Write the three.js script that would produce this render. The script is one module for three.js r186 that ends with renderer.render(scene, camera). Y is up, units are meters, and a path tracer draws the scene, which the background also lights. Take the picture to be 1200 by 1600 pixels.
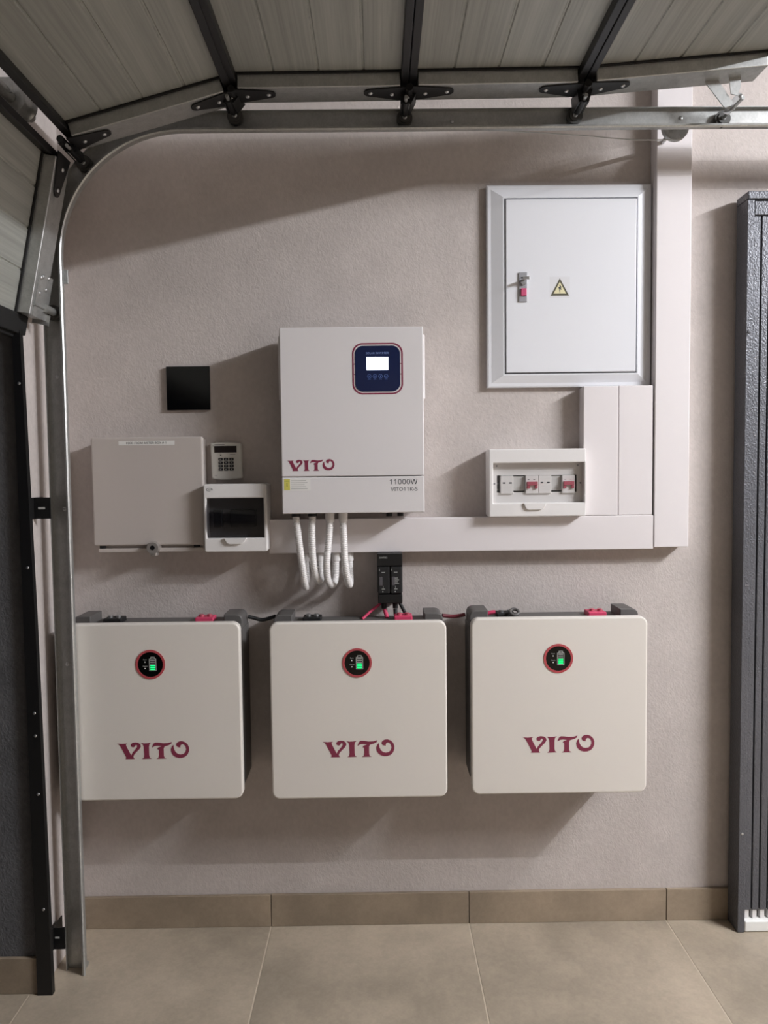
import * as THREE from 'three';
import { RoundedBoxGeometry } from 'three/addons/geometries/RoundedBoxGeometry.js';
import { mergeGeometries } from 'three/addons/utils/BufferGeometryUtils.js';
import { FontLoader } from 'three/addons/loaders/FontLoader.js';
import { TextGeometry } from 'three/addons/geometries/TextGeometry.js';
import { RectAreaLightUniformsLib } from 'three/addons/lights/RectAreaLightUniformsLib.js';

// ------------------------------------------------------------------ camera, background, exposure
const scene = new THREE.Scene();
scene.background = new THREE.Color(0x04050a);            // night outside the garage
const camera = new THREE.PerspectiveCamera(67.38, 1200 / 1600, 0.05, 60);
camera.rotation.order = 'YXZ';
camera.position.set(0, 1.38, 2.273);
camera.rotation.set(-0.0545, -0.0068, -0.0115);
scene.add(camera);
const renderer = new THREE.WebGLRenderer({ antialias: true });
renderer.toneMapping = THREE.LinearToneMapping;
renderer.toneMappingExposure = 4.0;
renderer.shadowMap.enabled = true;
RectAreaLightUniformsLib.init();
const LIGHT = { x: 2.84, y: 2.80, z0: 0.95, z1: 2.45, radiance: 190, color: 0xf7f9ff };   // the ceiling batten

// ------------------------------------------------------------------ helpers
let seed = 7;
const rnd = () => { seed = (seed * 1664525 + 1013904223) >>> 0; return seed / 4294967296; };
const used = {};
function numbered(name) { const n = used[name] = (used[name] ?? -1) + 1; return n ? `${name}_${String(n).padStart(3, '0')}` : name; }
function thing(name, label, category, pos = [0, 0, 0], group) {
  const o = new THREE.Group(); o.name = numbered(name); o.position.set(...pos);
  o.userData = { label, category }; if (group) o.userData.group = group;
  scene.add(o); return o;
}
function rootOf(o) { while (o.parent && o.parent !== scene) o = o.parent; return o; }
// adds a mesh given in world coordinates below parent (a thing, or a part of it)
function add(parent, name, geo, mat, label) {
  const m = new THREE.Mesh(geo, mat); m.name = name; m.castShadow = m.receiveShadow = true;
  if (parent !== scene) { const p = rootOf(parent).position; geo.translate(-p.x, -p.y, -p.z); }
  if (label) m.userData.label = label;
  parent.add(m); return m;
}
function structure(name, geo, mat) {
  const m = new THREE.Mesh(geo, mat); m.name = name; m.castShadow = m.receiveShadow = true; m.userData.kind = 'structure'; scene.add(m); return m;
}
function boxUV(g, k = 1) {                                  // uv in metres, by the way each face points
  if (g.index) g = g.toNonIndexed();
  const p = g.attributes.position, n = g.attributes.normal, uv = new Float32Array(p.count * 2);
  for (let i = 0; i < p.count; i++) {
    const ax = Math.abs(n.getX(i)), ay = Math.abs(n.getY(i)), az = Math.abs(n.getZ(i));
    let u, v;
    if (az >= ax && az >= ay) { u = p.getX(i); v = p.getY(i); }
    else if (ax >= ay) { u = p.getZ(i); v = p.getY(i); }
    else { u = p.getX(i); v = p.getZ(i); }
    uv[2 * i] = u * k; uv[2 * i + 1] = v * k;
  }
  g.setAttribute('uv', new THREE.BufferAttribute(uv, 2)); return g;
}
function box(x0, x1, y0, y1, z0, z1, r = 0) {
  const w = x1 - x0, h = y1 - y0, d = z1 - z0;
  const g = r ? new RoundedBoxGeometry(w, h, d, 2, Math.min(r, w / 2.01, h / 2.01, d / 2.01)) : new THREE.BoxGeometry(w, h, d);
  g.translate((x0 + x1) / 2, (y0 + y1) / 2, (z0 + z1) / 2); return boxUV(g);
}
function cyl(r, z0, z1, x, y, seg = 24, r2 = r) {           // axis along z
  const g = new THREE.CylinderGeometry(r2, r, z1 - z0, seg); g.rotateX(Math.PI / 2); g.translate(x, y, (z0 + z1) / 2); return boxUV(g);
}
function dome(r, x, y, z, flat = 0.5) {                     // screw or bolt head facing +z
  const g = new THREE.SphereGeometry(r, 12, 6, 0, Math.PI * 2, 0, Math.PI / 2); g.scale(1, flat, 1); g.rotateX(Math.PI / 2); g.translate(x, y, z); return boxUV(g);
}
function rrect(x0, x1, y0, y1, r, Cl = THREE.Shape) {
  const s = new Cl(); s.moveTo(x0 + r, y0); s.lineTo(x1 - r, y0); s.absarc(x1 - r, y0 + r, r, -Math.PI / 2, 0);
  s.lineTo(x1, y1 - r); s.absarc(x1 - r, y1 - r, r, 0, Math.PI / 2); s.lineTo(x0 + r, y1); s.absarc(x0 + r, y1 - r, r, Math.PI / 2, Math.PI);
  s.lineTo(x0, y0 + r); s.absarc(x0 + r, y0 + r, r, Math.PI, Math.PI * 1.5); return s;
}
function ext(shape, z0, z1, bevel = 0, seg = 2) {
  const g = new THREE.ExtrudeGeometry(shape, { depth: z1 - z0 - 2 * bevel, bevelEnabled: bevel > 0, bevelSize: bevel, bevelThickness: bevel, bevelOffset: -bevel, bevelSegments: seg, curveSegments: 10 });
  g.translate(0, 0, z0 + bevel); return boxUV(g);
}
function poly(pts) { const s = new THREE.Shape(); pts.forEach(([x, y], i) => i ? s.lineTo(x, y) : s.moveTo(x, y)); s.closePath(); return s; }
function tube(pts, r, seg = 48, rs = 10) { return new THREE.TubeGeometry(new THREE.CatmullRomCurve3(pts.map(p => new THREE.Vector3(...p)), false, 'centripetal'), seg, r, rs, false); }
function corrugated(pts, r, pitch = 0.0052, amp = 0.0011) {
  const c = new THREE.CatmullRomCurve3(pts.map(p => new THREE.Vector3(...p)), false, 'centripetal');
  const L = c.getLength(), n = Math.round(L / pitch) * 4, fr = c.computeFrenetFrames(n, false), m = 14, pos = [], idx = [];
  const prof = [0, 1, 1, 0];
  for (let i = 0; i <= n; i++) {
    const p = c.getPointAt(i / n), R = r - amp + amp * prof[i % 4];
    for (let j = 0; j < m; j++) { const a = j / m * Math.PI * 2, v = fr.normals[i].clone().multiplyScalar(Math.cos(a) * R).addScaledVector(fr.binormals[i], Math.sin(a) * R).add(p); pos.push(v.x, v.y, v.z); }
    if (i < n) for (let j = 0; j < m; j++) { const a = i * m + j, b = i * m + (j + 1) % m; idx.push(a, b, a + m, b, b + m, a + m); }
  }
  const g = new THREE.BufferGeometry(); g.setAttribute('position', new THREE.Float32BufferAttribute(pos, 3)); g.setIndex(idx); g.computeVertexNormals();
  return boxUV(g);
}
const font = await new FontLoader().loadAsync('fonts/droid/droid_sans_regular.typeface.json');
const fontBold = await new FontLoader().loadAsync('fonts/droid/droid_sans_bold.typeface.json');
function lettering(str, x0, x1, y0, y1, z, f = font) {      // flat printed letters filling a box
  const g = new TextGeometry(str, { font: f, size: 1, depth: 0.001, curveSegments: 4, bevelEnabled: false });
  g.computeBoundingBox(); const b = g.boundingBox;
  g.translate(-b.min.x, -b.min.y, 0); g.scale((x1 - x0) / (b.max.x - b.min.x), (y1 - y0) / (b.max.y - b.min.y), 0.3);
  g.translate(x0, y0, z); return boxUV(g);
}

// ------------------------------------------------------------------ textures
function lattice(n, s) { let q = s >>> 0; const a = new Float32Array(n * n); for (let i = 0; i < a.length; i++) { q = (q * 1664525 + 1013904223) >>> 0; a[i] = q / 4294967296; } return a; }
function vnoise(n, s) {                                     // periodic value noise on the unit square, nx by ny cells
  const [nx, ny] = Array.isArray(n) ? n : [n, n], N = Math.max(nx, ny), L = lattice(N, s);
  return (u, v) => {
    u = (u % 1 + 1) % 1 * nx; v = (v % 1 + 1) % 1 * ny;
    const i = Math.floor(u), j = Math.floor(v); let a = u - i, b = v - j; a = a * a * (3 - 2 * a); b = b * b * (3 - 2 * b);
    const i1 = (i + 1) % nx, j1 = (j + 1) % ny, g = (x, y) => L[y * N + x];
    return (g(i % nx, j % ny) * (1 - a) + g(i1, j % ny) * a) * (1 - b) + (g(i % nx, j1) * (1 - a) + g(i1, j1) * a) * b;
  };
}
function dataTex(size, fn, srgb) {
  const d = new Uint8Array(size * size * 4);
  for (let y = 0; y < size; y++) for (let x = 0; x < size; x++) { const c = fn(x / size, y / size), k = 4 * (y * size + x); d[k] = c[0]; d[k + 1] = c[1]; d[k + 2] = c[2]; d[k + 3] = 255; }
  const t = new THREE.DataTexture(d, size, size); t.wrapS = t.wrapT = THREE.RepeatWrapping; t.magFilter = THREE.LinearFilter; t.minFilter = THREE.LinearMipmapLinearFilter; t.generateMipmaps = true;
  if (srgb) t.colorSpace = THREE.SRGBColorSpace; t.needsUpdate = true; return t;
}
const clamp = v => Math.max(0, Math.min(255, v));
const gray = v => { v = clamp(v); return [v, v, v]; };
function rep(t, k, l = k, ox = 0, oy = 0) { const c = t.clone(); c.repeat.set(k, l); c.offset.set(ox, oy); c.needsUpdate = true; return c; }

const pA = vnoise([130, 90], 11), pB = vnoise([260, 190], 12), pC = vnoise(24, 13), pD = vnoise(6, 14), pE = vnoise(400, 15);
const plasterBump = rep(dataTex(1024, (u, v) => { const w = u + 0.012 * (pC(u, v) - 0.5); let h = 0.34 * Math.pow(pA(w, v), 1.6) + 0.42 * pB(w, v) + 0.06 * pC(u, v) + 0.22 * pE(u, v); return gray(h * 235); }), 1 / 0.8);
const plasterTone = (r, g, b, k) => rep(dataTex(512, (u, v) => { const m = 1 + k * ((pD(u, v) - 0.5) * 0.6 + (pC(u, v) - 0.5) * 0.5 + (pB(u, v) - 0.5) * 0.5); return [clamp(r * m), clamp(g * m), clamp(b * m)]; }, true), 1 / 1.7);
const sA = vnoise([260, 5], 21), sB = vnoise([70, 3], 22), sC = vnoise([9, 2], 23), sD = vnoise([420, 40], 24);
// streaks run along v
const streak = (r, g, b, k) => dataTex(1024, (u, v) => { const m = 1 + k * ((sA(u, v) - 0.5) * 0.55 + (sB(u, v) - 0.5) * 0.6 + (sC(u, v) - 0.5) * 0.5 + (sD(u, v) - 0.5) * 0.4); return [clamp(r * m), clamp(g * m), clamp(b * m)]; }, true);
const tA = vnoise(5, 31), tB = vnoise(17, 32), tC = vnoise(90, 33), tD = vnoise(300, 34);
const tileTone = dataTex(512, (u, v) => { const m = 1 + (tA(u, v) - 0.5) * 0.16 + (tB(u, v) - 0.5) * 0.10 + (tC(u, v) - 0.5) * 0.05 + (tD(u, v) - 0.5) * 0.05; return [clamp(171 * m), clamp(158 * m), clamp(140 * m)]; }, true);
const crackle = rep(dataTex(512, (u, v) => gray(255 * Math.pow(vk(u, v), 2))), 1 / 0.38);
function vk(u, v) { return 0.6 * pA(u, v) + 0.4 * pB(u, v); }
const zinc = rep(dataTex(512, (u, v) => { const m = 1 + (pC(u, v) - 0.5) * 0.07 + (pA(u, v) - 0.5) * 0.07; return [clamp(182 * m), clamp(183 * m), clamp(181 * m)]; }, true), 1 / 0.35);

// ------------------------------------------------------------------ materials
const std = (color, roughness = 0.6, metalness = 0, more = {}) => new THREE.MeshStandardMaterial({ color, roughness, metalness, ...more });
const M = {
  wall: std(0xffffff, 0.92, 0, { map: plasterTone(198, 189, 184, 0.08), bumpMap: plasterBump, bumpScale: 0.0008 }),
  charcoalWall: std(0xffffff, 0.9, 0, { map: plasterTone(97, 97, 99, 0.2), bumpMap: plasterBump, bumpScale: 0.0016 }),
  ceiling: std(0xd6d4d0, 0.95),
  grout: std(0xc6b8a4, 0.95),
  skirting: [0, 1, 2].map(i => std(0xffffff, 0.5, 0, { map: rep(tileTone, 0.9, 0.9, 0.31 * i, 0.17 * i), color: 0xe2dcd6 })),
  tile: [0, 1, 2, 3].map(i => std(0xffffff, 0.42, 0, { map: rep(tileTone, 0.8, 0.8, 0.27 * i, 0.41 * i) })),
  ground: std(0x55524e, 0.95),
  pvc: std(0xe3dddd, 0.55), pvcFit: std(0xe9e6e4, 0.35), panelWhite: std(0xe9eaee, 0.34),
  inverterWhite: std(0xe4e0e0, 0.4), batteryWhite: std(0xe6e0d8, 0.42),
  bodyGrey: std(0x615e5c, 0.55), maroon: std(0x86304a, 0.5), ringRed: std(0xb94e54, 0.4),
  black: std(0x0e0e0f, 0.35), blackMatte: std(0x171718, 0.6), blackPaint: std(0x111112, 0.45), gloss: std(0x040404, 0.12),
  darkText: std(0x3a3c42, 0.6), white: std(0xf2f2ee, 0.5), paleMark: std(0xb9b9b5, 0.5),
  steel: std(0xc9cacb, 0.28, 0.9), zinc: std(0xffffff, 0.42, 0.75, { map: zinc }), brushed: std(0x9a9b9e, 0.4, 0.85),
  red: std(0xd9476c, 0.45), redToggle: std(0xb55a68, 0.4), pinkTag: std(0xcb5278, 0.5),
  greyBox: std(0xc3bab4, 0.5), keypad: std(0xd9d7d0, 0.45), keyDark: std(0x1d1d1f, 0.5), lcdOff: std(0x2c2524, 0.2),
  gate: std(0x626368, 0.45, 0.35, { bumpMap: crackle, bumpScale: 0.0012 }),
  doorSkin: null, rubberAndGapShade: std(0x131313, 0.7),
  yellow: std(0xd3cc62, 0.5), cream: std(0xe6dfb6, 0.5), sticker: std(0xeceae6, 0.4),
};
{
  const t = streak(163, 164, 157, 0.15); t.repeat.set(1 / 0.9, 1 / 2.6);
  M.doorSkin = std(0xffffff, 0.48, 0.25, { map: t });
}
M.smoked = new THREE.MeshPhysicalMaterial({ color: 0x8f8d90, roughness: 0.12, transmission: 1, thickness: 0, ior: 1.5 });
M.clear = new THREE.MeshPhysicalMaterial({ color: 0xf4f4f4, roughness: 0.04, transmission: 1, thickness: 0, ior: 1.45 });
M.lcd = std(0x0a0f1a, 0.3, 0, { emissive: 0xe8f2ff, emissiveIntensity: 1.6 });
M.led = std(0x062b16, 0.4, 0, { emissive: 0x18e070, emissiveIntensity: 0.5 });
M.diffuser = std(0xffffff, 0.6, 0, { emissive: 0xfffdf8, emissiveIntensity: 3 });

// ------------------------------------------------------------------ the room
const X0 = -0.915, X1 = 5.8, Z1 = 6.2, H = 2.86;
structure('wall_back', box(X0 - 0.25, X1 + 0.2, -0.1, H + 0.15, -0.2, 0), M.wall);
structure('wall_right', box(X1, X1 + 0.2, -0.1, H + 0.15, 0, Z1), M.wall);
structure('wall_front', box(X0 - 0.25, X1 + 0.2, -0.1, H + 0.15, Z1, Z1 + 0.2), M.wall);
structure('ceiling', box(X0 - 0.25, X1 + 0.2, H, H + 0.15, -0.2, Z1 + 0.2), M.ceiling);
const NIB = 0.28, OPEN = 5.3;
const wl = structure('wall_left', mergeGeometries([
  box(X0 - 0.25, X0, -0.1, H, 0, NIB), box(X0 - 0.25, X0, 2.08, H, NIB, OPEN), box(X0 - 0.25, X0, -0.1, H, OPEN, Z1)]), M.wall);
add(wl, 'outer_plaster', mergeGeometries([box(X0 - 0.27, X0 - 0.006, 0, 2.08, NIB, NIB + 0.006), box(X0 - 0.27, X0 - 0.25, -0.1, H + 0.15, -0.2, NIB)]), M.charcoalWall, 'charcoal painted plaster on the side of the door opening');
structure('ground', box(-7, X0 - 0.25, -0.15, -0.03, -4, 8), M.ground);
const floor = structure('floor', box(X0 - 0.27, X1, -0.12, -0.0009, 0, Z1), M.grout);
{
  const tg = boxUV(new RoundedBoxGeometry(0.598, 0.012, 0.598, 1, 0.0015)); let k = 0;
  for (let i = -2; i < 11; i++) for (let j = 0; j < 11; j++) {
    const xa = -0.341 + 0.601 * i, za = j * 0.601 - 0.012;
    let a = Math.max(xa + 0.0015, X0 - 0.27), b = Math.min(xa + 0.5995, X1), c = Math.max(za + 0.0015, 0), d = Math.min(za + 0.5995, Z1);
    if (b - a < 0.02 || d - c < 0.02) continue;
    const whole = b - a > 0.597 && d - c > 0.597;
    const m = new THREE.Mesh(whole ? tg : boxUV(new RoundedBoxGeometry(b - a, 0.012, d - c, 1, 0.0015)), M.tile[(i * 3 + j * 5 + 40) % 4]);
    m.position.set((a + b) / 2, -0.006, (c + d) / 2); m.name = numbered('floor_tile'); m.castShadow = m.receiveShadow = true; floor.add(m); k++;
  }
}
function skirting(name, along, from, to, at, joints) {       // a run of upright tiles, each its own piece
  const g = new THREE.Group(); g.name = name; g.userData.kind = 'structure'; scene.add(g);
  const e = [from, ...joints.filter(j => j > from + 0.01 && j < to - 0.01), to];
  for (let i = 0; i + 1 < e.length; i++) {
    const a = e[i] + 0.001, b = e[i + 1] - 0.001;
    const geo = along === 'x' ? box(a, b, 0.0, 0.098, at, at + 0.011, 0.0015) : box(at, at + 0.011, 0.0, 0.098, a, b, 0.0015);
    const m = new THREE.Mesh(geo, M.skirting[(i * 2 + 1) % 3]); m.name = numbered('skirting_tile'); m.castShadow = m.receiveShadow = true; g.add(m);
  }
}
const jx = []; for (let i = -2; i < 12; i++) jx.push(-0.341 + 0.601 * i);
skirting('baseboard_back', 'x', X0, X1, 0, jx);
skirting('baseboard_left', 'x', X0 - 0.26, X0 - 0.006, NIB + 0.0063, []);
skirting('baseboard_front', 'x', X0, X1, Z1 - 0.011, jx);

// black steel strip on the edge of the door opening, leaning a little
{
  const g = new THREE.Group(); g.name = 'trim_1'; g.userData.kind = 'structure'; scene.add(g);
  add(g, 'jamb_strip', ext(poly([[-0.922, 1.95], [-0.905, 1.95], [-0.889, 0.95], [-0.880, 0.0], [-0.9195, 0.0], [-0.9195, 0.95]]), NIB + 0.0072, NIB + 0.024), M.blackPaint);
  for (const y of [1.61, 1.14, 0.76, 0.70, 0.545, 0.235]) add(g, 'screw', dome(0.0042, -0.912 + (1.95 - y) * 0.0095, y, NIB + 0.024), M.steel);
}

// ------------------------------------------------------------------ ceiling batten (the only lamp)
{
  const { x, y, z0, z1, radiance, color } = LIGHT, L = z1 - z0;
  const o = thing('ceiling_light', 'long white tube batten fixed to the ceiling, out of the picture to the right', 'light', [x, y, (z0 + z1) / 2]);
  add(o, 'housing', box(x - 0.045, x + 0.045, y + 0.012, H, z0 - 0.02, z1 + 0.02, 0.004), M.white);
  const prof = poly([[-0.020, 0.012], [-0.011, -0.012], [0.011, -0.012], [0.020, 0.012]].map(([a, b]) => [x + a, y + b]));
  add(o, 'diffuser', ext(prof, z0, z1), M.diffuser);
  for (const zz of [z0 - 0.02, z1]) add(o, 'end_cap', box(x - 0.024, x + 0.024, y - 0.016, y + 0.012, zz, zz + 0.02, 0.003), M.white);
  const face = (nx, ny, px, py, w) => {
    const l = new THREE.RectAreaLight(color, radiance, L, w);
    l.position.set(px, py, 0); l.name = 'tube_light';
    o.add(l); l.lookAt(o.position.x + px + nx, o.position.y + py + ny, o.position.z); l.castShadow = true;
  };
  face(-0.936, -0.351, -0.0180, -0.001, 0.025); face(0, -1, 0, -0.0140, 0.022); face(0.936, -0.351, 0.0180, -0.001, 0.025);
}

// ------------------------------------------------------------------ lettering of the maker, drawn as outlines
const LOGO = [
  [[130, 163], [190, 167], [258, 161], [240, 176], [246, 200], [302, 312], [318, 278], [350, 242], [376, 208], [380, 188], [366, 178], [354, 188], [345, 205], [325, 210], [303, 198], [299, 176], [318, 156], [352, 148], [392, 153], [418, 172], [424, 200], [408, 230], [376, 262], [342, 298], [329, 322], [332, 345], [346, 357], [225, 359], [239, 348], [238, 332], [192, 238], [166, 190], [150, 172]],
  [[425, 154], [465, 160], [512, 157], [550, 150], [530, 172], [524, 204], [524, 308], [531, 338], [553, 352], [432, 357], [457, 342], [463, 310], [460, 204], [450, 174]],
  [[560, 214], [570, 186], [584, 160], [604, 149], [645, 150], [700, 158], [760, 155], [808, 140], [800, 165], [770, 182], [716, 199], [705, 225], [705, 318], [714, 340], [738, 350], [612, 354], [638, 341], [645, 312], [645, 245], [638, 232], [624, 232], [636, 212], [682, 194], [630, 190], [596, 194]],
  [[828, 176], [806, 200], [794, 235], [799, 275], [820, 310], [852, 333], [890, 343], [932, 341], [972, 326], [1002, 295], [1018, 255], [1019, 212], [1004, 172], [974, 144], [935, 130], [900, 133], [873, 148], [861, 170], [865, 192], [882, 205], [912, 211], [912, 194], [920, 178], [938, 168], [960, 176], [978, 200], [984, 235], [972, 268], [948, 290], [912, 298], [878, 290], [852, 268], [836, 238], [829, 205]],
];
function logo(w, cx, cy, z) {
  const k = w / 890;
  const gs = LOGO.map(l => ext(poly(l.map(([x, y]) => [cx + (x - 575) * k, cy - (y + 0.016 * (x - 575) - 246) * k])), z, z + 0.0004));
  return mergeGeometries(gs);
}

// ------------------------------------------------------------------ three wall batteries
function makeBattery() {
  const o = new THREE.Group(); scene.add(o); o.position.set(0, 0, 0);
  const W = 0.2435, T = 0.494;                                     // half width, height; base at the lower edge
  const front = add(o, 'front_cover', ext(rrect(-W, W, 0, T, 0.022), 0.157, 0.185, 0.005, 3), M.batteryWhite);
  const lg = add(front, 'logo_lettering', logo(0.1985, -0.002, 0.141, 0.1851), M.maroon, 'maroon letters VITO');
  // cover flange running back behind the front
  add(o, 'body', box(-W + 0.007, W - 0.007, 0.012, T - 0.014, 0.022, 0.1575, 0.004), M.bodyGrey);
  add(o, 'mounting_plate', box(-W + 0.03, W - 0.03, 0.03, T - 0.05, 0.0005, 0.022), M.blackMatte);
  // side handles: raised grey ears at the upper corners
  for (const s of [-1, 1]) {
    const x0 = s < 0 ? -W + 0.004 : W - 0.056, x1 = s < 0 ? -W + 0.056 : W - 0.004;
    const sh = new THREE.Shape(); const a = s < 0 ? x0 : x1, b = s < 0 ? x1 : x0;
    sh.moveTo(a, T - 0.06); sh.lineTo(b, T - 0.06); sh.lineTo(b, T + 0.010); sh.lineTo(a - s * 0.02, T + 0.010);
    sh.quadraticCurveTo(a, T + 0.010, a, T - 0.010); sh.closePath();
    add(o, 'corner_ear', ext(sh, 0.03, 0.12, 0.002, 1), M.bodyGrey);
    add(o, 'side_rail', box(s < 0 ? -W + 0.001 : W - 0.007, s < 0 ? -W + 0.007 : W - 0.001, 0.03, T - 0.03, 0.03, 0.130, 0.002), M.bodyGrey);
  }
  for (const [x, mat, nm] of [[-0.133, M.blackMatte, 'negative_terminal'], [0.128, M.red, 'positive_terminal']]) {
    const t = add(o, nm, box(x - 0.026, x + 0.026, T - 0.016, T - 0.001, 0.055, 0.105, 0.003), mat);
    for (const dx of [-0.011, 0.012]) { const g = new THREE.CylinderGeometry(0.007, 0.007, 0.007, 12); g.translate(x + dx, T + 0.002, 0.083); add(t, 'stud', boxUV(g), mat === M.red ? M.redToggle : M.steel); }
  }
  // round display
  const cx = -0.003, cy = T - 0.113, ring = new THREE.Shape(); ring.absarc(cx, cy, 0.0405, 0, Math.PI * 2); const hole = new THREE.Path(); hole.absarc(cx, cy, 0.0345, 0, Math.PI * 2, true); ring.holes.push(hole);
  const disp = add(o, 'status_display', cyl(0.0345, 0.1845, 0.186, cx, cy, 40), M.gloss, 'round black status display');
  { const g = new THREE.ExtrudeGeometry(ring, { depth: 0.002, bevelEnabled: false, curveSegments: 28 }); g.translate(0, 0, 0.1847); add(disp, 'display_ring', boxUV(g), M.ringRed, 'red ring'); }
  const bx = cx + 0.0065, bw = 0.0098, by0 = cy - 0.018, by1 = cy + 0.016, z = 0.1861;
  const o1 = rrect(bx - bw, bx + bw, by0, by1, 0.001); o1.holes.push(rrect(bx - bw + 0.0014, bx + bw - 0.0014, by0 + 0.0014, by1 - 0.0014, 0.0005, THREE.Path));
  const o2 = rrect(bx - 0.0058, bx + 0.0058, by1, by1 + 0.005, 0.001); o2.holes.push(rrect(bx - 0.0045, bx + 0.0045, by1, by1 + 0.0037, 0.0005, THREE.Path));
  add(disp, 'battery_symbol', mergeGeometries([ext(o1, z, z + 0.0003), ext(o2, z, z + 0.0003)]), M.paleMark);
  for (let i = 0; i < 6; i++) { const y = by0 + 0.0028 + i * 0.0051; add(disp, 'charge_bar', box(bx - 0.0068, bx + 0.0068, y, y + (i < 3 ? 0.0034 : 0.0022), z, z + 0.0003), i < 3 ? M.led : M.paleMark, i < 3 ? 'green lit bar' : undefined); }
  for (const [y, t] of [[cy + 0.012, 'Run'], [cy - 0.006, 'Alarm']]) {
    add(disp, 'print', lettering(t, cx - (t === 'Run' ? 0.019 : 0.021), cx - (t === 'Run' ? 0.010 : 0.008), y, y + 0.003, z), M.paleMark);
    add(disp, 'indicator_lamp', cyl(0.0016, z, z + 0.0004, cx - 0.0145, y - 0.005, 10), M.white);
  }
  return o;
}
{
  const labels = ['white wall battery with VITO logo, partly hidden behind the door track', 'white wall battery with VITO logo, below the black fuse holder', 'white wall battery with VITO logo, nearest the dark slatted gate'];
  const b0 = makeBattery();
  [[-0.629, 0.4735], [-0.0615, 0.4705], [0.493, 0.4755]].forEach(([x, y], i) => {
    const b = i ? b0.clone() : b0; if (i) scene.add(b);
    b.name = numbered('wall_battery'); b.position.set(x, y, 0);
    b.userData = { label: labels[i], category: 'battery', group: 'wall batteries in a row' };
  });
}

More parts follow.
